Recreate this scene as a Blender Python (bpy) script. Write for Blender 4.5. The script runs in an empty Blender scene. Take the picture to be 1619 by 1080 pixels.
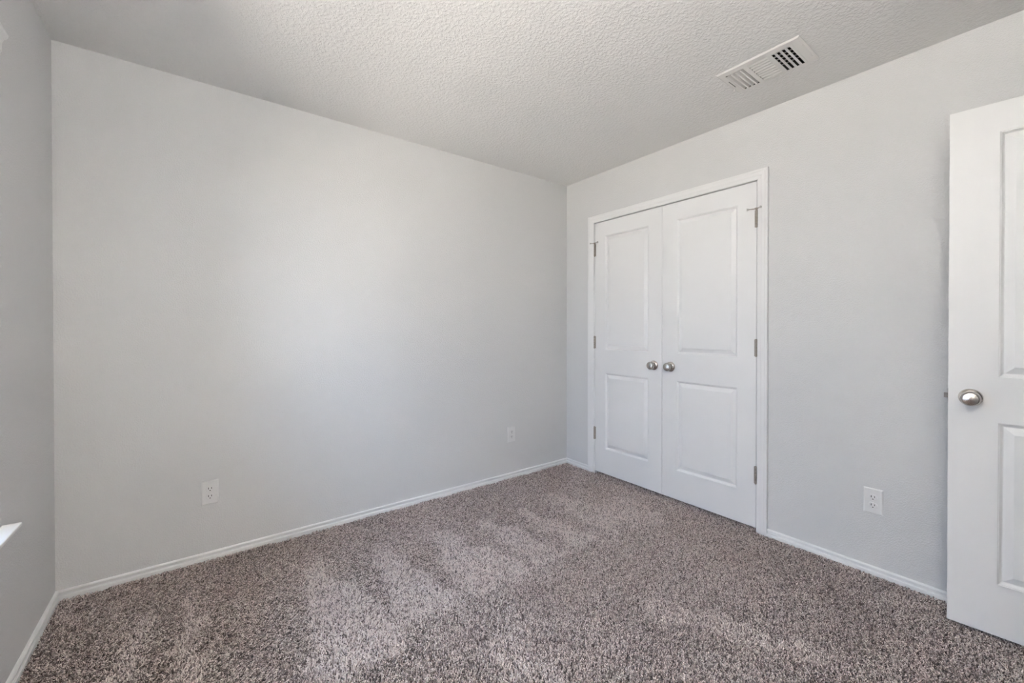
import bpy, bmesh, math, random
import numpy as np
from mathutils import Vector, Matrix

C = bpy.context.scene.collection
scene = bpy.context.scene
R = math.radians

# ------------------------------------------------------------------ camera, world, lights, exposure
# Room frame: back/right corner is the origin, x runs along the back wall (room at x<0),
# the room lies at y<0, z = 0 is the top of the carpet pile.
H = 2.43            # ceiling height above the pile
W = 3.092           # room width (x)
D = 3.14            # room depth (y)
FZ = -0.012         # carpet backing

cam_d = bpy.data.cameras.new('camera')
cam = bpy.data.objects.new('camera', cam_d); C.objects.link(cam)
cam_d.sensor_width = 36.0
cam_d.lens = 656.5154 / 1619 * 36.0
cam_d.shift_y = (522.73 - 540.0) / 1619
cam_d.clip_start = 0.02
cam.location = (-2.58595, -2.63218, 1.18562)
yaw, pitch, roll = 0.645142, -0.006634, -0.000436
fwd = Vector((math.sin(yaw) * math.cos(pitch), math.cos(yaw) * math.cos(pitch), math.sin(pitch)))
rgt = Vector((math.cos(yaw), -math.sin(yaw), 0)); up = rgt.cross(fwd)
rgt, up = rgt * math.cos(roll) + up * math.sin(roll), -rgt * math.sin(roll) + up * math.cos(roll)
m3 = Matrix((rgt, up, -fwd)).transposed()
cam.rotation_euler = m3.to_euler()
scene.camera = cam

scene.view_settings.view_transform = 'Standard'
scene.view_settings.look = 'None'
scene.view_settings.gamma = 1.0
scene.view_settings.exposure = 0.0
scene.view_settings.use_curve_mapping = False

# daylight outside the window: sky, bright horizon, sunlit yard
W_SKY = (0.305, 0.41, 0.62)
W_HORIZON = (0.236, 0.276, 0.368)
W_GROUND = (0.726, 0.648, 0.594)
world = bpy.data.worlds.new('sky'); scene.world = world
world.use_nodes = True
wn = world.node_tree; wn.nodes.clear()
w_out = wn.nodes.new('ShaderNodeOutputWorld'); w_bg = wn.nodes.new('ShaderNodeBackground')
w_tc = wn.nodes.new('ShaderNodeTexCoord'); w_sep = wn.nodes.new('ShaderNodeSeparateXYZ')
w_rmp = wn.nodes.new('ShaderNodeValToRGB')
wn.links.new(w_tc.outputs['Generated'], w_sep.inputs[0]); wn.links.new(w_sep.outputs['Z'], w_rmp.inputs[0])
w_mr = wn.nodes.new('ShaderNodeMapRange'); w_mr.inputs['From Min'].default_value = -1.0; w_mr.inputs['From Max'].default_value = 1.0
wn.links.new(w_sep.outputs['Z'], w_mr.inputs['Value']); wn.links.new(w_mr.outputs[0], w_rmp.inputs[0])
we = w_rmp.color_ramp.elements
we[0].position, we[0].color = 0.40, (*W_GROUND, 1)          # sunlit yard below the horizon
we[1].position, we[1].color = 0.70, (*W_SKY, 1)             # open sky
for p_, c_ in ((0.47, W_HORIZON), (0.56, W_HORIZON)):
    e = we.new(p_); e.color = (*c_, 1)
w_bg.inputs[1].default_value = 20.0; wn.links.new(w_rmp.outputs[0], w_bg.inputs[0])
wn.links.new(w_bg.outputs[0], w_out.inputs[0])

# window opening in the left wall (y range, z range)
WY0, WY1, WZ0, WZ1 = -1.56, -0.65, 0.55, 2.11
pd = bpy.data.lights.new('window_portal', 'AREA'); pd.shape = 'RECTANGLE'
pd.size = WY1 - WY0; pd.size_y = WZ1 - WZ0
pd.cycles.is_portal = True
po = bpy.data.objects.new('window_portal', pd); C.objects.link(po)
po.location = (-W - 0.16, (WY0 + WY1) / 2, (WZ0 + WZ1) / 2)
po.rotation_euler = Vector((1, 0, 0)).to_track_quat('-Z', 'Z').to_euler()

FILL = 418.0         # strength of the unseen uplight added to brighten ceiling and upper walls
TPOS = (-2.65, -2.92)
TH = 1.70
scene.cycles.max_bounces = 10
scene.cycles.diffuse_bounces = 8
scene.cycles.sample_clamp_indirect = 0.0
scene.cycles.use_denoising = True
try:
    scene.cycles.denoiser = 'OPENIMAGEDENOISE'
    scene.cycles.denoising_input_passes = 'RGB_ALBEDO_NORMAL'
    scene.cycles.denoising_prefilter = 'NONE'
except Exception:
    pass

# ------------------------------------------------------------------ materials
def mat(name, col, rough=0.5, metal=0.0, spec=0.5):
    m = bpy.data.materials.new(name); m.use_nodes = True
    b = m.node_tree.nodes['Principled BSDF']
    b.inputs['Base Color'].default_value = (*col, 1)
    b.inputs['Roughness'].default_value = rough
    b.inputs['Metallic'].default_value = metal
    b.inputs['Specular IOR Level'].default_value = spec
    return m

def bump(m, scale, strength, dist, detail=2.0, lo=None, hi=None, colvar=0.0):
    nt = m.node_tree; b = nt.nodes['Principled BSDF']
    tc = nt.nodes.new('ShaderNodeTexCoord'); nz = nt.nodes.new('ShaderNodeTexNoise')
    nz.inputs['Scale'].default_value = scale; nz.inputs['Detail'].default_value = detail
    nt.links.new(tc.outputs['Object'], nz.inputs['Vector'])
    src = nz.outputs['Fac']
    if lo is not None:
        mr = nt.nodes.new('ShaderNodeMapRange'); mr.interpolation_type = 'SMOOTHSTEP'
        mr.inputs['From Min'].default_value = lo; mr.inputs['From Max'].default_value = hi
        nt.links.new(src, mr.inputs['Value']); src = mr.outputs['Result']
    bp = nt.nodes.new('ShaderNodeBump')
    bp.inputs['Strength'].default_value = strength; bp.inputs['Distance'].default_value = dist
    nt.links.new(src, bp.inputs['Height']); nt.links.new(bp.outputs['Normal'], b.inputs['Normal'])
    return m

WALLC = (0.655, 0.655, 0.657)
M_wall = bump(mat('wall_paint_orange_peel', WALLC, 0.62, 0, 0.3), 160, 0.30, 0.0035, 2.5, 0.38, 0.68)
CEILC = (0.76, 0.755, 0.745)
M_ceil = bump(mat('ceiling_paint_orange_peel', CEILC, 0.75, 0, 0.25), 85, 0.42, 0.004, 2.5, 0.38, 0.68)
M_trim = bump(mat('white_semigloss_trim', (0.79, 0.79, 0.79), 0.38, 0, 0.45), 9, 0.03, 0.003, 2)
M_door = bump(mat('white_painted_door', (0.79, 0.79, 0.79), 0.42, 0, 0.42), 240, 0.03, 0.001, 3)
M_plast = bump(mat('white_plastic', (0.73, 0.73, 0.73), 0.35, 0, 0.5), 300, 0.02, 0.001, 1)
M_dark = mat('dark_slot', (0.012, 0.012, 0.013), 0.7)
M_vent = bump(mat('white_enamel_steel', (0.72, 0.71, 0.69), 0.4, 0, 0.45), 60, 0.03, 0.001, 1)
M_duct = bump(mat('dark_duct_lining', (0.05, 0.05, 0.048), 0.8), 60, 0.2, 0.002, 2)
M_screw = mat('steel_screw', (0.5, 0.5, 0.5), 0.3, 1.0)
M_rub = mat('white_rubber', (0.55, 0.54, 0.52), 0.7)
M_back = bump(mat('carpet_backing', (0.085, 0.070, 0.066), 0.95, 0, 0.1), 200, 0.3, 0.003, 2)
M_vinyl = mat('white_vinyl', (0.75, 0.75, 0.75), 0.4)

def nickel(name, rough, aniso):
    m = mat(name, (0.60, 0.565, 0.52), rough, 1.0)
    nt = m.node_tree; b = nt.nodes['Principled BSDF']
    if aniso:
        t = nt.nodes.new('ShaderNodeTangent'); t.direction_type = 'RADIAL'; t.axis = 'Z'
        nt.links.new(t.outputs[0], b.inputs['Tangent']); b.inputs['Anisotropic'].default_value = aniso
    return m
M_nick = nickel('satin_nickel', 0.17, 0)
M_nickb = nickel('brushed_nickel', 0.27, 0.85)
M_hinge = mat('satin_nickel_hinge', (0.40, 0.36, 0.32), 0.36, 1.0)

M_glass = bpy.data.materials.new('window_glass'); M_glass.use_nodes = True
g = M_glass.node_tree; gb = g.nodes['Principled BSDF']; g.nodes.remove(gb)
g_t = g.nodes.new('ShaderNodeBsdfTransparent'); g_g = g.nodes.new('ShaderNodeBsdfGlossy'); g_m = g.nodes.new('ShaderNodeMixShader')
g_f = g.nodes.new('ShaderNodeFresnel'); g_f.inputs[0].default_value = 1.3
g_g.inputs['Roughness'].default_value = 0.02; g_t.inputs[0].default_value = (0.93, 0.96, 0.95, 1)
g.links.new(g_f.outputs[0], g_m.inputs[0]); g.links.new(g_t.outputs[0], g_m.inputs[1]); g.links.new(g_g.outputs[0], g_m.inputs[2])
g.links.new(g_m.outputs[0], g.nodes['Material Output'].inputs[0])

def emis(name, col, s):
    m = mat(name, (0.8, 0.8, 0.8), 0.5)
    b = m.node_tree.nodes['Principled BSDF']
    b.inputs['Emission Color'].default_value = (*col, 1); b.inputs['Emission Strength'].default_value = s
    return m

M_fill = emis('added_fill_emission', (1.0, 0.962, 0.908), FILL)  # emission of the uplight added behind the camera
M_fillmetal = mat('grey_fill_stand_metal', (0.35, 0.35, 0.35), 0.4, 0.8)

# carpet pile: two-tone heathered yarn, tint stored per tuft
M_pile = mat('frieze_carpet_yarn', (0.3, 0.26, 0.25), 0.9, 0, 0.15)
nt = M_pile.node_tree
at = nt.nodes.new('ShaderNodeAttribute'); at.attribute_name = 'yarn'
rp = nt.nodes.new('ShaderNodeValToRGB')
PILE = [(0.0, (0.100, 0.070, 0.063)), (0.24, (0.36, 0.284, 0.266)), (0.55, (0.77, 0.642, 0.602)), (1.0, (0.92, 0.816, 0.775))]
el = rp.color_ramp.elements
el[0].position, el[0].color = PILE[0][0], (*PILE[0][1], 1)
el[1].position, el[1].color = PILE[-1][0], (*PILE[-1][1], 1)
for p_, c_ in PILE[1:-1]:
    e = el.new(p_); e.color = (*c_, 1)
nt.links.new(at.outputs['Fac'], rp.inputs[0])
nt.links.new(rp.outputs[0], nt.nodes['Principled BSDF'].inputs['Base Color'])
nt.nodes['Principled BSDF'].inputs['Sheen Weight'].default_value = 0.15

# ------------------------------------------------------------------ mesh helpers
class MB:
    """collects shapes, then links them as ONE mesh object"""
    def __init__(s): s.v = []; s.f = []; s.sm = []
    def add(s, vs, fs, smooth=False):
        o = len(s.v); s.v += [tuple(v) for v in vs]; s.f += [tuple(i + o for i in f) for f in fs]; s.sm += [smooth] * len(fs)
        return s
    def box(s, x0, x1, y0, y1, z0, z1):
        x0, x1 = min(x0, x1), max(x0, x1); y0, y1 = min(y0, y1), max(y0, y1); z0, z1 = min(z0, z1), max(z0, z1)
        v = [(x0, y0, z0), (x1, y0, z0), (x1, y1, z0), (x0, y1, z0), (x0, y0, z1), (x1, y0, z1), (x1, y1, z1), (x0, y1, z1)]
        return s.add(v, [(0, 3, 2, 1), (4, 5, 6, 7), (0, 1, 5, 4), (1, 2, 6, 5), (2, 3, 7, 6), (3, 0, 4, 7)])
    def lathe(s, prof, n=40, mx=Matrix(), smooth=True):
        """prof: (radius, height along local z); ends are closed when radius is 0"""
        vs, fs, rings = [], [], []
        for r, h in prof:
            if r <= 1e-7: rings.append([len(vs)]); vs.append(mx @ Vector((0, 0, h)))
            else:
                rings.append(list(range(len(vs), len(vs) + n)))
                vs += [mx @ Vector((r * math.cos(2 * math.pi * k / n), r * math.sin(2 * math.pi * k / n), h)) for k in range(n)]
        for a, b in zip(rings, rings[1:]):
            for k in range(n):
                k2 = (k + 1) % n
                if len(a) == 1 and len(b) == 1: continue
                if len(a) == 1: fs.append((a[0], b[k2], b[k])) if False else fs.append((a[0], b[k], b[k2]))
                elif len(b) == 1: fs.append((a[k], b[0], a[k2]))
                else: fs.append((a[k], b[k], b[k2], a[k2]))
        return s.add(vs, fs, smooth)
    def cyl(s, p, q, r, n=20, r2=None):
        p, q = Vector(p), Vector(q); d = q - p; L = d.length
        mx = Matrix.Translation(p) @ d.to_track_quat('Z', 'Y').to_matrix().to_4x4()
        r2 = r if r2 is None else r2
        c = min(r, L) * 0.12
        return s.lathe([(0, 0), (r - c, 0), (r, c), (r2, L - c), (r2 - c, L), (0, L)], n, mx)
    def sweep(s, prof, path_pts):
        """prof: list of 3-vectors per station already placed: path_pts = list of rings"""
        n = len(path_pts[0]); vs = [v for ring in path_pts for v in ring]; fs = []
        for i in range(len(path_pts) - 1):
            for k in range(n):
                k2 = (k + 1) % n
                fs.append((i * n + k, i * n + k2, (i + 1) * n + k2, (i + 1) * n + k))
        fs.append(tuple(range(n - 1, -1, -1))); fs.append(tuple((len(path_pts) - 1) * n + k for k in range(n)))
        return s.add(vs, fs)
    def build(s, name, m, parent=None, loc=(0, 0, 0), bevel=0, seg=2):
        me = bpy.data.meshes.new(name)
        loc = Vector(loc)
        me.from_pydata([tuple(Vector(v) - loc) for v in s.v], [], s.f)
        bm = bmesh.new(); bm.from_mesh(me); bmesh.ops.recalc_face_normals(bm, faces=bm.faces); bm.to_mesh(me); bm.free()
        me.polygons.foreach_set('use_smooth', s.sm); me.update()
        o = bpy.data.objects.new(name, me); C.objects.link(o); me.materials.append(m)
        o.location = loc
        if parent: put(o, parent)
        if bevel:
            b = o.modifiers.new('bevel', 'BEVEL'); b.width = bevel; b.segments = seg; b.limit_method = 'ANGLE'; b.angle_limit = R(40)
        return o

def put(o, parent):
    """parent o, keeping coordinates in the parent's own frame"""
    o.parent = parent

def tag(o, label=None, cat=None, group=None, kind=None):
    if label: o['label'] = label
    if cat: o['category'] = cat
    if group: o['group'] = group
    if kind: o['kind'] = kind
    return o

def empty(name, loc, rz=0.0):
    o = bpy.data.objects.new(name, None); C.objects.link(o); o.location = loc; o.rotation_euler = (0, 0, rz)
    o.empty_display_size = 0.05
    return o

def dup(o, parent=None):
    c = o.copy(); C.objects.link(c)
    if parent is not None: c.parent = parent
    for ch in [x for x in bpy.data.objects if x.parent == o]:
        dup(ch, c)
    return c

def struct(o, label, cat): return tag(o, label, cat, None, 'structure')

# ------------------------------------------------------------------ room shell
T = 0.115                                            # wall thickness
CY0, CY1, CZ = -1.5785, -0.3025, 2.056               # rough closet opening in the right wall
b = MB().box(-W - 0.15, T, 0, T, FZ - 0.05, H)
struct(b.build('wall_back', M_wall), 'long pale grey textured wall with two outlets, opposite the camera', 'wall')

b = MB()
b.box(0, T, CY1, 0, FZ - 0.05, H); b.box(0, T, CY0, CY1, CZ, H); b.box(0, T, -D, CY0, FZ - 0.05, H)
struct(b.build('wall_right', M_wall), 'pale grey textured wall around the white double closet doors', 'wall')

b = MB(); X0 = -W - 0.15
b.box(X0, -W, WY1, 0, FZ - 0.05, H); b.box(X0, -W, -D, WY0, FZ - 0.05, H)
b.box(X0, -W, WY0, WY1, FZ - 0.05, WZ0); b.box(X0, -W, WY0, WY1, WZ1, H)
struct(b.build('wall_left', M_wall), 'grey textured wall with the white window sill at the left edge', 'wall')

EX0, EX1, EZ = -0.895, -0.085, 2.06                    # rough entry doorway in the wall behind the camera
b = MB()
b.box(X0, EX0, -D - T, -D, FZ - 0.05, H); b.box(EX1, T, -D - T, -D, FZ - 0.05, H); b.box(EX0, EX1, -D - T, -D, EZ, H)
struct(b.build('wall_front', M_wall), 'grey wall with the entry doorway, behind the camera', 'wall')

# floor slab (reaches under closet and hall)
b = MB().box(X0, 0.85, -4.6, T, FZ - 0.05, FZ)
struct(b.build('floor', M_back), 'floor under the carpet', 'floor')

# ceiling with a rectangular duct opening for the register
VX0, VX1, VY0, VY1 = -0.521, -0.305, -1.924, -1.612     # duct opening
b = MB(); cz0, cz1 = H, H + 0.10
b.box(X0, VX0, -D - T, T, cz0, cz1); b.box(VX1, T, -D - T, T, cz0, cz1)
b.box(VX0, VX1, -D - T, VY0, cz0, cz1); b.box(VX0, VX1, VY1, T, cz0, cz1)
struct(b.build('ceiling', M_ceil), 'pale grey textured ceiling with one white air register', 'ceiling')

# closet interior
b = MB()
b.box(0.80, 0.85, -1.9, -0.05, FZ, H); b.box(T, 0.80, -0.10, -0.05, FZ, H); b.box(T, 0.80, -1.9, -1.85, FZ, H)
b.box(T, 0.80, -1.85, -0.10, H, H + 0.05)
struct(b.build('wall_closet', M_wall), 'closet interior walls behind the white double doors', 'wall')

# hall beyond the entry doorway
b = MB()
b.box(-1.5, 0.4, -4.6, -4.5, FZ, H); b.box(-1.6, -1.5, -4.6, -D - T, FZ, H); b.box(0.4, 0.5, -4.6, -D - T, FZ, H)
b.box(T, 0.5, -D - T, -D - T + 0.05, FZ, H)
struct(b.build('wall_hall', M_wall), 'hall walls seen through the entry doorway behind the camera', 'wall')
b = MB().box(-1.6, 0.5, -4.6, -D - T, H, H + 0.1)
struct(b.build('ceiling_hall', M_ceil), 'hall ceiling beyond the entry doorway', 'ceiling')

# ------------------------------------------------------------------ baseboards
# profile (distance from wall, height)
BP = [(0, FZ), (0.0150, FZ), (0.0150, 0.0140), (0.0140, 0.0160), (0.0060, 0.0165), (0.0018, 0.0178), (0.0014, 0.0285), (0.0030, 0.0292),
      (0.0104, 0.0296), (0.0122, 0.0308), (0.0124, 0.0345), (0.0104, 0.0376), (0.0065, 0.0394), (0, 0.0397)]
def base_run(mb, p, q, inward, m0, m1):
    """p,q: ends on the wall line; inward: into the room; m0,m1: mitre (+1 the run shortens with depth)"""
    p, q, n = Vector((*p, 0)), Vector((*q, 0)), Vector((*inward, 0)); d = (q - p).normalized()
    r0 = [p + n * a + d * (a * m0) + Vector((0, 0, z)) for a, z in BP]
    r1 = [q + n * a - d * (a * m1) + Vector((0, 0, z)) for a, z in BP]
    mb.sweep(None, [r0, r1]); return mb
struct(base_run(MB(), (-W, 0), (0, 0), (0, -1), 1, 1).build('baseboard_back', M_trim), 'white baseboard along the long back wall', 'baseboard')
struct(base_run(MB(), (-W, 0), (-W, -D), (1, 0), 1, 1).build('baseboard_left', M_trim), 'white baseboard below the window sill at left', 'baseboard')
b = base_run(MB(), (0, 0), (0, -0.262), (-1, 0), 1, 0)
struct(b.build('baseboard_right', M_trim), 'short white baseboard between the back corner and closet casing', 'baseboard')
b = base_run(MB(), (0, -1.622), (0, -D), (-1, 0), 0, 1)
struct(b.build('baseboard_right', M_trim), 'white baseboard from the closet casing to behind the open door', 'baseboard')
b = base_run(MB(), (-W, -D), (-0.955, -D), (0, 1), 1, 0)
struct(b.build('baseboard_front', M_trim), 'white baseboard behind the camera', 'baseboard')

# ------------------------------------------------------------------ casings
# profile across the casing (u from the outer edge inwards, thickness)
CP = [(0.0, 0.0), (0.0, 0.0150), (0.003, 0.0170), (0.012, 0.0170), (0.016, 0.0150), (0.019, 0.0142), (0.030, 0.0128), (0.034, 0.0128),
      (0.037, 0.0112), (0.043, 0.0100), (0.052, 0.0085), (0.0555, 0.0070), (0.057, 0.0045), (0.057, 0.0)]
def casing(origin, a, n, s0, s1, ztop):
    """mitred three-sided casing. a: along-wall axis, n: outward normal, outer edges at s0<s1 along a, outer top ztop"""
    o, a, n = Vector(origin), Vector(a), Vector(n); mb = MB(); z = Vector((0, 0, 1))
    st = []
    for (su, fz, zz) in (('L', None, FZ), ('L', 1, ztop), ('R', 1, ztop), ('R', None, FZ)):
        ring = []
        for u, t in CP:
            s = s0 + u if su == 'L' else s1 - u
            h = zz - u if fz else zz
            ring.append(o + a * s + n * t + z * h)
        st.append(ring)
    mb.sweep(None, st)
    return mb
b = casing((0, 0, 0), (0, 1, 0), (-1, 0, 0), -1.622, -0.2615, 2.098)
struct(b.build('trim_1', M_trim), 'white moulded casing around the closet doors', 'trim')
b = casing((0, -D, 0), (1, 0, 0), (0, 1, 0), -0.953, -0.022, 2.103)
struct(b.build('trim_2', M_trim), 'white casing around the entry doorway behind the camera', 'trim')

# jambs (lining of the openings) with stops
b = MB()
b.box(0.0002, T, -0.322, -0.303, FZ, 2.0408); b.box(0.0002, T, -1.578, -1.5595, FZ, 2.0408); b.box(0.0002, T, -1.578, -0.303, 2.0408, 2.0555)
b.box(0.040, 0.075, -0.334, -0.322, FZ, 2.0408); b.box(0.040, 0.075, -1.5595, -1.5475, FZ, 2.0408); b.box(0.040, 0.075, -1.5595, -0.322, 2.0255, 2.0408)
struct(b.build('trim_3', M_trim), 'white closet door jamb inside the casing', 'trim')
b = MB()
b.box(-0.894, -0.876, -D - T, -D - 0.0002, FZ, 2.042); b.box(-0.104, -0.086, -D - T, -D - 0.0002, FZ, 2.042); b.box(-0.894, -0.086, -D - T, -D - 0.0002, 2.042, 2.0595)
struct(b.build('trim_4', M_trim), 'white entry door jamb behind the camera', 'trim')

# ------------------------------------------------------------------ panel doors
# moulding: inset from the panel outline, depth below the door face
PP = [(0.0, 0.0), (0.0016, 0.0020), (0.0034, 0.0026), (0.0048, 0.0034), (0.0062, 0.0058), (0.0100, 0.0108), (0.0122, 0.0126),
      (0.0142, 0.0128), (0.0160, 0.0120), (0.0370, 0.0030), (0.0395, 0.0022)]
def panel_slab(w, h, t, panels):
    """door in local coords: x 0..w, z 0..h, front face at y=0 looking to -y, back at y=t; panels: (x0,x1,z0,z1) stacked upwards"""
    mb = MB()
    for side in (0, 1):
        def P(u, d, z): return (u, d, z) if side == 0 else (u, t - d, z)
        us0, us1 = panels[0][0], panels[0][1]
        zs = [0] + [z for p in panels for z in (p[2], p[3])] + [h]
        # stiles
        for a0, a1 in ((0, us0), (us1, w)):
            for z0, z1 in zip(zs, zs[1:]):
                mb.add([P(a0, 0, z0), P(a1, 0, z0), P(a1, 0, z1), P(a0, 0, z1)], [(0, 1, 2, 3)])
        for i in range(0, len(zs) - 1, 2):
            z0, z1 = zs[i], zs[i + 1]
            mb.add([P(us0, 0, z0), P(us1, 0, z0), P(us1, 0, z1), P(us0, 0, z1)], [(0, 1, 2, 3)])
        for (u0, u1, z0, z1) in panels:
            rings = [[P(u0 + a, d, z0 + a), P(u1 - a, d, z0 + a), P(u1 - a, d, z1 - a), P(u0 + a, d, z1 - a)] for a, d in PP]
            for r0, r1 in zip(rings, rings[1:]):
                for k in range(4):
                    mb.add([r0[k], r0[(k + 1) % 4], r1[(k + 1) % 4], r1[k]], [(0, 1, 2, 3)])
            mb.add(rings[-1], [(0, 1, 2, 3)])
    mb.add([(0, 0, 0), (w, 0, 0), (w, t, 0), (0, t, 0), (0, 0, h), (w, 0, h), (w, t, h), (0, t, h)],
           [(0, 1, 2, 3), (4, 5, 6, 7), (0, 3, 7, 4), (1, 2, 6, 5)])
    return mb

def knob_profile():
    ros = [(0.0, 0.0), (0.0325, 0.0), (0.0338, 0.0020), (0.0335, 0.0050), (0.0312, 0.0085), (0.0262, 0.0118), (0.0180, 0.0138), (0.0, 0.0142)]
    kn = [(0.0, 0.006), (0.0130, 0.006), (0.0118, 0.013), (0.0116, 0.020), (0.0150, 0.0235), (0.0205, 0.0270), (0.0252, 0.0322), (0.0278, 0.0385), (0.0285, 0.0440),
          (0.0276, 0.0495), (0.0256, 0.0540), (0.0232, 0.0568), (0.0218, 0.0578), (0.0205, 0.0582), (0.0130, 0.0602), (0.0060, 0.0618), (0.0, 0.0630)]
    return ros, kn
ros_p, kn_p = knob_profile()
def door_knob(parent, u, z, back=None):
    """knob on the door's front face (or on its back when its thickness is given)"""
    axis = Vector((0, -1 if back is None else 1, 0))
    mx = axis.to_track_quat('Z', 'X').to_matrix().to_4x4()
    o = MB().lathe(kn_p, 48).build('door_knob', M_nickb, parent)
    o.matrix_local = Matrix.Translation((u, back or 0.0, z)) @ mx
    MB().lathe(ros_p, 48).build('rosette', M_nick, o)
    return o

def make_hinge(parent, u, z, side, stop=False):
    """hinge knuckle standing proud of the face at the door edge. side: +1/-1 in x, towards the jamb"""
    hh = 0.098; cx, cy = u + side * 0.0015, -0.0062
    mb = MB()
    for k in range(5):
        z0 = z - hh / 2 + k * hh / 5
        mb.cyl((cx, cy, z0 + 0.0004), (cx, cy, z0 + hh / 5 - 0.0004), 0.0066, 18)
    mb.box(u - side * 0.0095, cx - side * 0.002, -0.0022, -0.0003, z - hh / 2, z + hh / 2)
    o = mb.build('hinge', M_hinge, parent)
    p = MB()
    p.cyl((cx, cy, z - hh / 2 - 0.003), (cx, cy, z - hh / 2), 0.0048, 14)
    p.cyl((cx, cy, z + hh / 2), (cx, cy, z + hh / 2 + 0.0035), 0.0056, 14)
    p.build('hinge_pin', M_hinge, o)
    if stop:
        zt = z + hh / 2 + 0.0085
        s = MB()
        s.cyl((cx, cy, zt - 0.0045), (cx, cy, zt + 0.0045), 0.0085, 18)
        s.cyl((cx - side * 0.006, cy - 0.001, zt), (cx - side * 0.038, cy - 0.013, zt), 0.0026, 12)
        s.cyl((cx + side * 0.006, cy - 0.001, zt), (cx + side * 0.024, cy - 0.0145, zt), 0.0026, 12)
        q = MB()
        q.cyl((cx - side * 0.036, cy - 0.012, zt), (cx - side * 0.047, cy - 0.0165, zt), 0.0035, 16, 0.0078)
        q.cyl((cx + side * 0.022, cy - 0.013, zt), (cx + side * 0.031, cy - 0.020, zt), 0.0035, 16, 0.0072)
        s.build('hinge_pin_door_stop', M_hinge, o); q.build('bumper', M_rub, o)
    return o

LW, LH, LT = 0.6145, 2.0165, 0.035
Z0 = 0.018
pan = [(0.106, LW - 0.110, 0.216 - Z0, 0.824 - Z0), (0.106, LW - 0.110, 1.008 - Z0, 1.922 - Z0)]
# closet leaves: local x runs along world -y (to the viewer's right), local y into the closet
def leaf(name, y0, panels, label):
    o = panel_slab(LW, LH, LT, panels).build(name, M_door)
    o.location = (0.0008, y0, Z0); o.rotation_euler = (0, 0, R(-90))
    return struct(o, label, 'door')
d1 = leaf('door_1', -0.3255, pan, 'left white two-panel closet door leaf, hinged beside the back corner')
door_knob(d1, LW - 0.062, 0.918 - Z0)
for z in (1.818, 1.068, 0.327): make_hinge(d1, 0.0, z - Z0, -1, z > 1.5)
d2 = leaf('door_2', -0.9425, [(0.110, LW - 0.106, p[2], p[3]) for p in pan], 'right white two-panel closet door leaf, hinged toward the wall outlet')
door_knob(d2, 0.066, 0.918 - Z0)
for z in (1.818, 1.068, 0.327): make_hinge(d2, LW, z - Z0, 1, z > 1.5)

# entry door, swung open into the room and standing almost parallel to the right wall
EW, EH = 0.762, 2.022
o = panel_slab(EW, EH, 0.035, [(0.131, EW - 0.131, 0.196, 0.809), (0.131, EW - 0.131, 0.983, 1.911)]).build('door_3', M_door)
o.location = (-0.1855, -2.3545, 0.0145); o.rotation_euler = (0, 0, R(-85.0))
d3 = struct(o, 'open white entry door with nickel knob, cut off at the right edge', 'door')
door_knob(d3, 0.0605, 0.8985); door_knob(d3, 0.0605, 0.8985, 0.035)
lb = MB().box(-0.0008, 0.0004, 0.005, 0.030, 0.870, 0.927).build('latch_plate', M_nick, d3)
lt = MB()
lt.add([(-0.0008, 0.0105, 0.889), (-0.0008, 0.0245, 0.889), (-0.0125, 0.0245, 0.889), (-0.0125, 0.0205, 0.889),
        (-0.0008, 0.0105, 0.908), (-0.0008, 0.0245, 0.908), (-0.0125, 0.0245, 0.908), (-0.0125, 0.0205, 0.908)],
       [(0, 3, 2, 1), (4, 5, 6, 7), (0, 1, 5, 4), (1, 2, 6, 5), (2, 3, 7, 6), (3, 0, 4, 7)])
lt.build('latch_bolt', M_nick, lb)

# ------------------------------------------------------------------ window (left wall), sill and blind
wi = MB(); XF0, XF1 = -W - 0.125, -W - 0.075
wi.box(XF0, XF1, WY0, WY0 + 0.05, WZ0, WZ1); wi.box(XF0, XF1, WY1 - 0.05, WY1, WZ0, WZ1)
wi.box(XF0, XF1, WY0 + 0.05, WY1 - 0.05, WZ0, WZ0 + 0.05); wi.box(XF0, XF1, WY0 + 0.05, WY1 - 0.05, WZ1 - 0.05, WZ1)
wi.box(XF0 + 0.005, XF1 - 0.005, WY0 + 0.05, WY1 - 0.05, 1.31, 1.35)
win = struct(wi.build('window_1', M_vinyl), 'white vinyl window in the left wall above the sill', 'window')
for a0, a1 in ((WZ0 + 0.05, 1.31), (1.35, WZ1 - 0.05)):
    MB().box(XF0 + 0.022, XF0 + 0.026, WY0 + 0.05, WY1 - 0.05, a0, a1).build('pane', M_glass, win)
SP = 0.045                                              # sill projection into the room
s = MB().box(-W - 0.075, -W + 0.0, WY0, WY1, WZ0 - 0.005, WZ0 + 0.008)
s.box(-W + 0.0002, -W + SP, WY0 - 0.03, -0.604, WZ0 - 0.005, WZ0 + 0.008)
s.build('window_sill', M_trim, win, bevel=0.004, seg=3)

bl = empty('window_blind', (-W - 0.02, (WY0 + WY1) / 2, WZ1))
tag(bl, 'white window blind with moulded valance at the upper left picture edge', 'blind')
yc, hl = (WY0 + WY1) / 2, (WY1 - WY0) / 2 - 0.004
vp = [(0.0, -0.002), (0.0, -0.088), (0.010, -0.088), (0.013, -0.082), (0.012, -0.076), (0.016, -0.070), (0.016, -0.044), (0.020, -0.034), (0.028, -0.026), (0.030, -0.018), (0.027, -0.010), (0.024, -0.002)]
vm = MB(); vm.sweep(None, [[Vector((a + 0.026, -hl, z)) for a, z in vp], [Vector((a + 0.026, hl, z)) for a, z in vp]])
vm.build('valance', M_vinyl, bl)
MB().box(-0.030, 0.020, -hl, hl, -0.045, -0.003).build('headrail', M_vinyl, bl)
sl = MB()
for k in range(22):
    z = -0.095 - k * 0.0045
    sl.box(-0.028, 0.020, -hl, hl, z, z + 0.003)
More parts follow.
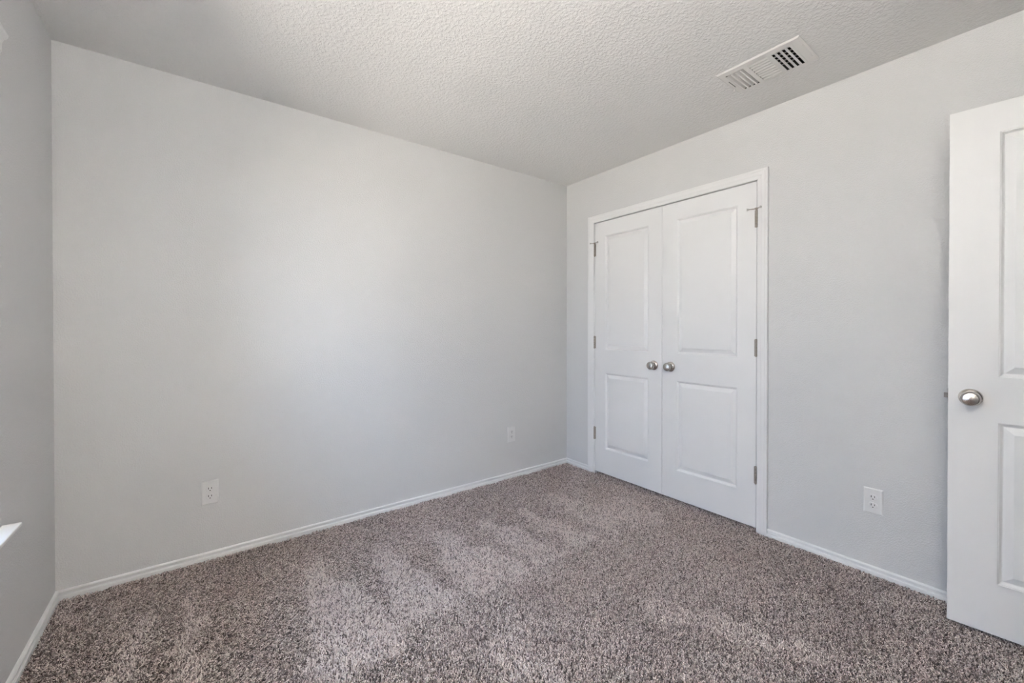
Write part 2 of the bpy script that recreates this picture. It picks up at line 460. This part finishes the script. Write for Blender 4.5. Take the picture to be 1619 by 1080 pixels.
sl.build('slat_stack', M_vinyl, bl)
MB().box(-0.028, 0.020, -hl, hl, -0.215, -0.198).build('bottom_rail', M_vinyl, bl)

# added fill light shaped as a floor lamp, unseen, lifts ceiling and upper walls
fl = empty('added_fill_light', (*TPOS, 0)); tag(fl, 'added unseen uplight on a pole behind the camera', 'added light')
MB().lathe([(0, 0), (0.13, 0), (0.13, 0.012), (0.02, 0.03), (0, 0.03)], 40).build('base', M_fillmetal, fl)
MB().cyl((0, 0, 0.025), (0, 0, TH), 0.011, 16).build('pole', M_fillmetal, fl)
MB().lathe([(0, TH - 0.01), (0.05, TH), (0.12, TH + 0.04), (0.165, TH + 0.10), (0.162, TH + 0.10), (0.118, TH + 0.045), (0.05, TH + 0.01), (0, TH + 0.005)], 40).build('bowl_shade', M_fillmetal, fl)
MB().lathe([(0, TH + 0.065), (0.130, TH + 0.065), (0.130, TH + 0.070), (0, TH + 0.070)], 40).build('diffuser', M_fill, fl)

# ------------------------------------------------------------------ outlets
def outlet(loc, rz, label):
    """local: x right, z up, wall plane y=0, front towards -y"""
    t = empty('electrical_outlet', loc, rz); tag(t, label, 'outlet', 'white duplex wall outlets')
    w, h = 0.0365, 0.0605
    pl = MB()
    r = [[(-w, 0, -h), (w, 0, -h), (w, 0, h), (-w, 0, h)], [(-w, -0.0018, -h), (w, -0.0018, -h), (w, -0.0018, h), (-w, -0.0018, h)],
         [(-w + 0.0045, -0.0058, -h + 0.0045), (w - 0.0045, -0.0058, -h + 0.0045), (w - 0.0045, -0.0058, h - 0.0045), (-w + 0.0045, -0.0058, h - 0.0045)]]
    pl.sweep(None, r); pl.build('cover_plate', M_plast, t)
    for zc in (0.0195, -0.0195):
        n = 32; ring = []
        for k in range(n):
            a = 2 * math.pi * k / n; x = 0.0172 * math.cos(a); z = 0.0172 * math.sin(a)
            ring.append((x, max(-0.0135, min(0.0135, z))))
        rc = MB()
        rc.sweep(None, [[(x, -0.0050, z + zc) for x, z in ring], [(x, -0.0074, z + zc) for x, z in ring], [(x * 0.94, -0.0080, z * 0.94 + zc) for x, z in ring]])
        ro = rc.build('receptacle', M_plast, t)
        for sx, sh in ((-0.0063, 0.0048), (0.0063, 0.0040)):
            MB().box(sx - 0.0013, sx + 0.0013, -0.00835, -0.0078, zc + 0.0030 - sh, zc + 0.0030 + sh).build('blade_slot', M_dark, ro)
        gh = [(0.0027 * math.cos(2 * math.pi * k / 16), max(-0.0027, min(0.0016, 0.0027 * math.sin(2 * math.pi * k / 16)))) for k in range(16)]
        MB().sweep(None, [[(x, -0.0078, z + zc - 0.0082) for x, z in gh], [(x, -0.00835, z + zc - 0.0082) for x, z in gh]]).build('ground_hole', M_dark, ro)
    MB().cyl((0, -0.0055, 0), (0, -0.0068, 0), 0.0030, 16).build('screw', M_plast, t)
    return t
outlet((-2.5465, 0, 0.3425), 0, 'white duplex outlet on the long back wall, nearer the left corner')
outlet((-0.613, 0, 0.3425), 0, 'small white duplex outlet on the back wall near the closet corner')
outlet((0, -2.0855, 0.352), R(-90), 'white duplex outlet between the closet and the open entry door')

# ------------------------------------------------------------------ ceiling register
RX0, RX1, RY0, RY1 = -0.545, -0.300, -1.949, -1.592
cx, cy = (RX0 + RX1) / 2, (RY0 + RY1) / 2
rg = empty('ceiling_vent', (cx, cy, H)); tag(rg, 'white three-way air register on the ceiling above the closet', 'vent')
def L(x, y, z): return (x - cx, y - cy, z)
BZ, FT = -0.0062, 0.0012                                   # face height below the ceiling, sheet thickness
banks = [(-0.502, -0.320, -1.703, -1.622, 'l'), (-0.507, -0.318, -1.808, -1.724, 'c'), (-0.505, -0.322, -1.910, -1.826, 'r')]
fp = MB()
# sloped rim
def rect(x0, x1, y0, y1, z): return [L(x0, y0, z), L(x1, y0, z), L(x1, y1, z), L(x0, y1, z)]
rim = [rect(RX0, RX1, RY0, RY1, 0), rect(RX0, RX1, RY0, RY1, -0.0016), rect(RX0 + 0.006, RX1 - 0.006, RY0 + 0.006, RY1 - 0.006, BZ)]
for r0, r1 in zip(rim, rim[1:]):
    for k in range(4): fp.add([r0[k], r0[(k + 1) % 4], r1[(k + 1) % 4], r1[k]], [(0, 1, 2, 3)])
# flat face as a grid of plates around the three openings
xi0, xi1 = RX0 + 0.006, RX1 - 0.006; yi0, yi1 = RY0 + 0.006, RY1 - 0.006
bx0, bx1 = -0.506, -0.319
def plate(x0, x1, y0, y1): fp.box(*[a for a in (x0 - cx, x1 - cx)], y0 - cy, y1 - cy, BZ, BZ + FT)
plate(xi0, bx0, yi0, yi1); plate(bx1, xi1, yi0, yi1)
ys = [yi1, -1.622, -1.703, -1.724, -1.808, -1.826, -1.910, yi0]
plate(bx0, bx1, ys[1], ys[0]); plate(bx0, bx1, ys[3], ys[2]); plate(bx0, bx1, ys[5], ys[4]); plate(bx0, bx1, ys[7], ys[6])
fp.build('face_plate', M_vent, rg)
def blade(p0, p1, sec):
    """stamped louver: runs p0..p1, sec = cross-section polyline (offset vectors)"""
    p0, p1 = Vector(p0), Vector(p1); sec = [Vector(c) for c in sec]; ax = (p1 - p0).normalized(); nn = []
    for i in range(len(sec)):
        t = (sec[min(i + 1, len(sec) - 1)] - sec[max(i - 1, 0)]).normalized(); nn.append(ax.cross(t) * 0.0005)
    ring = [c - n for c, n in zip(sec, nn)] + [c + n for c, n in reversed(list(zip(sec, nn)))]
    mb = MB(); mb.sweep(None, [[p0 + c for c in ring], [p1 + c for c in ring]])
    return mb.build('louver', M_vent, rg)
zl = BZ + 0.0007
for k in range(4):                                         # end bank throwing away from the camera
    y = -1.622 - (k + 1) * 0.081 / 4 + 0.0128
    blade(L(bx0 + 0.007, y, zl), L(bx1 - 0.001, y, zl), [(0, 0.0070, 0), (0, 0.0015, 0), (0, 0, 0.0004), (0, -0.0010, 0.0014), (0, -0.0130, 0.0125)])
for k in range(8):                                         # middle bank along the register
    x = bx1 - (k + 1) * (bx1 - bx0) / 8 + 0.0135
    blade(L(x, -1.808, zl), L(x, -1.724, zl), [(0.0080, 0, 0), (0.0015, 0, 0), (0, 0, 0.0003), (-0.0010, 0, 0.0010), (-0.0062, 0, 0.0046)])
for k in range(4):                                         # end bank throwing towards the camera
    y = -1.826 - (k + 1) * 0.084 / 4 + 0.0005
    blade(L(bx0 + 0.001, y, zl), L(bx1 - 0.001, y, zl), [(0, 0.0, 0), (0, 0.0085, 0), (0, 0.0100, 0.0004), (0, 0.0108, 0.0014), (0, 0.0165, 0.0115)])
# damper behind the louvers
dm = MB()
for k in range(7):
    x = VX0 + 0.018 + k * (VX1 - VX0 - 0.036) / 6
    dm.box(x - 0.0045 - cx, x + 0.0045 - cx, VY0 + 0.004 - cy, VY1 - 0.004 - cy, 0.030, 0.0308)
dm.build('damper', M_vent, rg)
# duct boot above
du = MB(); x0, x1, y0, y1 = VX0 - cx, VX1 - cx, VY0 - cy, VY1 - cy
du.box(x0, x1, y0, y1, 0.19, 0.195)
for a in ((x0, x0 + 0.002, y0, y1), (x1 - 0.002, x1, y0, y1), (x0 + 0.002, x1 - 0.002, y0, y0 + 0.002), (x0 + 0.002, x1 - 0.002, y1 - 0.002, y1)): du.box(*a, 0.0, 0.19)
du.build('duct_boot', M_duct, rg)
MB().box(-0.450 - cx, -0.377 - cx, -1.6125 - cy, -1.6095 - cy, BZ - 0.0004, BZ + 0.0004).build('lever_slot', M_dark, rg)
lv = MB(); lv.cyl(L(-0.378, -1.6105, BZ), L(-0.376, -1.606, BZ - 0.017), 0.0022, 12)
lv.cyl(L(-0.377, -1.608, BZ - 0.010), L(-0.3755, -1.604, BZ - 0.021), 0.0038, 14)
lv.build('damper_lever', M_vent, rg)
for sx in (-0.47, -0.355): MB().cyl(L(sx, -1.938, BZ + 0.0003), L(sx, -1.938, BZ - 0.0012), 0.0034, 14).build('screw', M_vent, rg)

# ------------------------------------------------------------------ carpet pile
rng = np.random.default_rng(7)
DENS = 37000
CUT = 0.06            # tint of the cut yarn ends against the yarn's sides
def smooth_noise(x, y, scale, seed):
    r = np.random.default_rng(seed); g = r.random((128, 128))
    u = (x * scale) % 128; v = (y * scale) % 128
    i = np.floor(u).astype(int); j = np.floor(v).astype(int); fu = u - i; fv = v - j
    fu = fu * fu * (3 - 2 * fu); fv = fv * fv * (3 - 2 * fv); i1 = (i + 1) % 128; j1 = (j + 1) % 128; i %= 128; j %= 128
    return (g[i, j] * (1 - fu) * (1 - fv) + g[i1, j] * fu * (1 - fv) + g[i, j1] * (1 - fu) * fv + g[i1, j1] * fu * fv)
def tri_mask(x, y, pts, soft):
    """soft inside-mask of a convex polygon"""
    p = np.array(pts, float); cxy = p.mean(0); m = np.full(x.shape, 1e9)
    for a, b in zip(p, np.roll(p, -1, 0)):
        d = b - a; n = np.array([-d[1], d[0]]) / np.hypot(*d)
        if (cxy - a) @ n < 0: n = -n
        m = np.minimum(m, (x - a[0]) * n[0] + (y - a[1]) * n[1])
    t = np.clip(m / soft + 0.5, 0, 1); return t * t * (3 - 2 * t)
areas = [(-W + 0.002, -0.002, -D + 0.002, -0.002), (-0.002, 0.10, -1.553, -0.328)]
px, py = [], []
for (a0, a1, c0, c1) in areas:
    n = int((a1 - a0) * (c1 - c0) * DENS)
    # jittered grid
    st = 1 / math.sqrt(DENS); gx = np.arange(a0, a1, st); gy = np.arange(c0, c1, st)
    X, Y = np.meshgrid(gx, gy); X = X.ravel() + rng.uniform(-.55, .55, X.size) * st; Y = Y.ravel() + rng.uniform(-.55, .55, Y.size) * st
    k = (X > a0) & (X < a1) & (Y > c0) & (Y < c1); px.append(X[k]); py.append(Y[k])
px = np.concatenate(px); py = np.concatenate(py)
# keep clear of baseboards and casing feet
k = (py < -0.0140) & (px > -W + 0.0140) & (py > -D + 0.0140)
k &= (px < -0.0140) | ((py < -0.329) & (py > -1.552))
px, py = px[k], py[k]; N = len(px)
# vacuum strokes: wedges where the pile was pushed away from the camera (light) or towards it (dark)
wx = px + (smooth_noise(px, py, 9, 1) - .5) * 0.07 + (smooth_noise(px, py, 30, 2) - .5) * 0.05
wy = py + (smooth_noise(px, py, 9, 3) - .5) * 0.07 + (smooth_noise(px, py, 30, 4) - .5) * 0.05
LIGHT = [([(-2.775, -0.34), (-2.745, -0.34), (-2.735, -1.10), (-2.86, -1.10)], 1.0),
         ([(-2.635, -0.31), (-2.61, -0.31), (-2.585, -1.10), (-2.69, -1.10)], 1.0),
         ([(-2.14, -0.36), (-2.09, -0.36), (-1.955, -1.13), (-2.32, -1.25)], 1.0),
         ([(-1.86, -0.38), (-1.81, -0.38), (-1.66, -1.07), (-1.94, -1.07)], 1.0),
         ([(-1.52, -0.42), (-1.47, -0.42), (-1.27, -1.10), (-1.65, -1.06)], 1.0),
         ([(-1.23, -0.50), (-1.18, -0.50), (-1.05, -1.10), (-1.27, -1.10)], 1.0),
         ([(-0.95, -0.52), (-0.90, -0.50), (-0.78, -1.08), (-0.99, -1.08)], .9),
         ([(-0.66, -0.42), (-0.62, -0.42), (-0.36, -0.90), (-0.72, -1.12)], .9),
         ([(-0.45, -0.75), (-0.20, -0.75), (-0.25, -1.15), (-0.55, -1.15)], .5),
         ([(-1.10, -1.60), (-1.02, -1.55), (-0.74, -2.10), (-0.86, -2.16)], .55),
         ([(-1.75, -1.35), (-1.60, -1.30), (-1.60, -1.60), (-1.80, -1.60)], .6)]
DARK = [([(-3.08, -0.02), (-0.02, -0.02), (-0.30, -0.45), (-2.9, -0.42)], .75),
        ([(-2.60, -0.30), (-2.14, -0.30), (-2.33, -1.10), (-2.57, -1.10)], .8),
        ([(-2.09, -0.30), (-1.86, -0.30), (-1.955, -0.98)], 1.0),
        ([(-1.81, -0.30), (-1.52, -0.30), (-1.66, -1.02)], 1.0),
        ([(-1.47, -0.35), (-1.23, -0.35), (-1.27, -1.06)], 1.0),
        ([(-1.18, -0.35), (-0.95, -0.35), (-1.02, -1.04)], .9),
        ([(-0.90, -0.35), (-0.69, -0.35), (-0.79, -1.0)], .7),
        ([(-3.08, -0.3), (-2.78, -0.3), (-2.88, -1.2), (-3.08, -1.2)], .6),
        ([(-2.75, -0.3), (-2.63, -0.3), (-2.685, -1.1), (-2.74, -1.1)], .9),
        ([(-0.40, -1.60), (-0.05, -1.60), (-0.05, -2.10), (-0.45, -2.2)], .45)]
F = (smooth_noise(px, py, 5, 11) - .5) * 0.55 + (smooth_noise(px, py, 14, 12) - .5) * 0.40 - 0.25
for pts, a in DARK:
    m = tri_mask(wx, wy, pts, 0.03); F = F * (1 - m) + (-a + F * .5) * m
for pts, a in LIGHT:
    m = tri_mask(wx, wy, pts, 0.03); F = F * (1 - m) + (a + F * .5) * m
F = np.clip(F, -1, 1)
# lean direction: pushed away from the door side of the room for F>0
ang = np.arctan2(py + 2.60, px + 2.35) + (smooth_noise(px, py, 4, 21) - .5) * 0.8
spread = rng.normal(0, 1.0, N)
th = ang + spread * 0.75
lean = LEAN0 = 0.15 + 0.0 * F
dx = np.cos(th); dy = np.sin(th)
rand_th = rng.uniform(0, 2 * np.pi, N)
hgt = 0.0160 * rng.uniform(0.75, 1.12, N)
lay = 0.0150 * np.where(F > 0, F, 0.92 * F)
lx = dx * lay + np.cos(rand_th) * 0.0042
ly = dy * lay + np.sin(rand_th) * 0.0042
ll = np.hypot(lx, ly)
zt = np.sqrt(np.maximum(hgt ** 2 - 0.8 * ll ** 2, (0.0065 + 0.003 * rng.random(N)) ** 2))
# second random bend makes the frieze curl
bx = np.cos(rand_th * 1.7 + 1) * 0.0032; by = np.sin(rand_th * 1.7 + 1) * 0.0032
rad = rng.uniform(0.0016, 0.0025, N)
SEG = 3; rings = []
for s_i, (t_, rs) in enumerate(((0.0, 0.8), (0.55, 1.0), (1.0, 1.0))):
    c0 = np.stack([px + lx * t_ ** 1.5 + bx * math.sin(math.pi * t_), py + ly * t_ ** 1.5 + by * math.sin(math.pi * t_), FZ + zt * (t_ * (1.25 - .25 * t_))], 1)
    # local frame
    tz = np.stack([lx * (0.6 + t_) , ly * (0.6 + t_), zt * (1.2 - .5 * t_)], 1); tz /= np.linalg.norm(tz, axis=1)[:, None]
    ax = np.cross(tz, np.stack([np.cos(rand_th * 3), np.sin(rand_th * 3), 0.13 * np.ones(N)], 1)); ax /= np.linalg.norm(ax, axis=1)[:, None]
    ay = np.cross(tz, ax)
    for q in range(SEG):
        a = 2 * math.pi * q / SEG + 0.9 * t_
        rings.append(c0 + (ax * math.cos(a) + ay * math.sin(a)) * (rad * rs)[:, None])
V = np.stack(rings, 1)                                      # N, 9, 3
nv = 9
base = (np.arange(N) * nv)[:, None]
quads = []
for s_i in range(2):
    for q in range(SEG):
        q2 = (q + 1) % SEG
        quads.append([s_i * 3 + q, s_i * 3 + q2, s_i * 3 + 3 + q2, s_i * 3 + 3 + q])
quads = np.array(quads)                                     # 6,4
Q = (base[:, :, None] + quads[None]).reshape(N, -1)         # N,24
Tt = base + np.array([[6, 7, 8]])
loops = np.concatenate([Q, Tt], 1).astype(np.int32)         # N, 27
starts_one = np.array([0, 4, 8, 12, 16, 20, 24]); tot_one = np.array([4] * 6 + [3])
starts = (np.arange(N)[:, None] * 27 + starts_one[None]).ravel().astype(np.int32)
me = bpy.data.meshes.new('carpet_pile')
me.vertices.add(N * nv); me.vertices.foreach_set('co', V.reshape(-1).astype(np.float32))
me.loops.add(N * 27); me.loops.foreach_set('vertex_index', loops.ravel())
me.polygons.add(N * 7); me.polygons.foreach_set('loop_start', starts)
try: me.polygons.foreach_set('loop_total', np.tile(tot_one, N).astype(np.int32))
except Exception: pass
me.polygons.foreach_set('use_smooth', np.ones(N * 7, dtype=bool))
yarn = np.clip(rng.beta(1.25, 1.1, N), 0, 1)
# the sides of the yarn are paler than its cut ends
yf = np.repeat(yarn, 7).reshape(N, 7); yf[:, 6] *= CUT
att = me.attributes.new('yarn', 'FLOAT', 'FACE')
att.data.foreach_set('value', yf.ravel().astype(np.float32))
me.update(calc_edges=True)
me.materials.append(M_pile)
cp = bpy.data.objects.new('carpet', me); C.objects.link(cp)
tag(cp, 'mottled grey-brown frieze carpet with pale vacuum strokes', 'carpet', None, 'stuff')
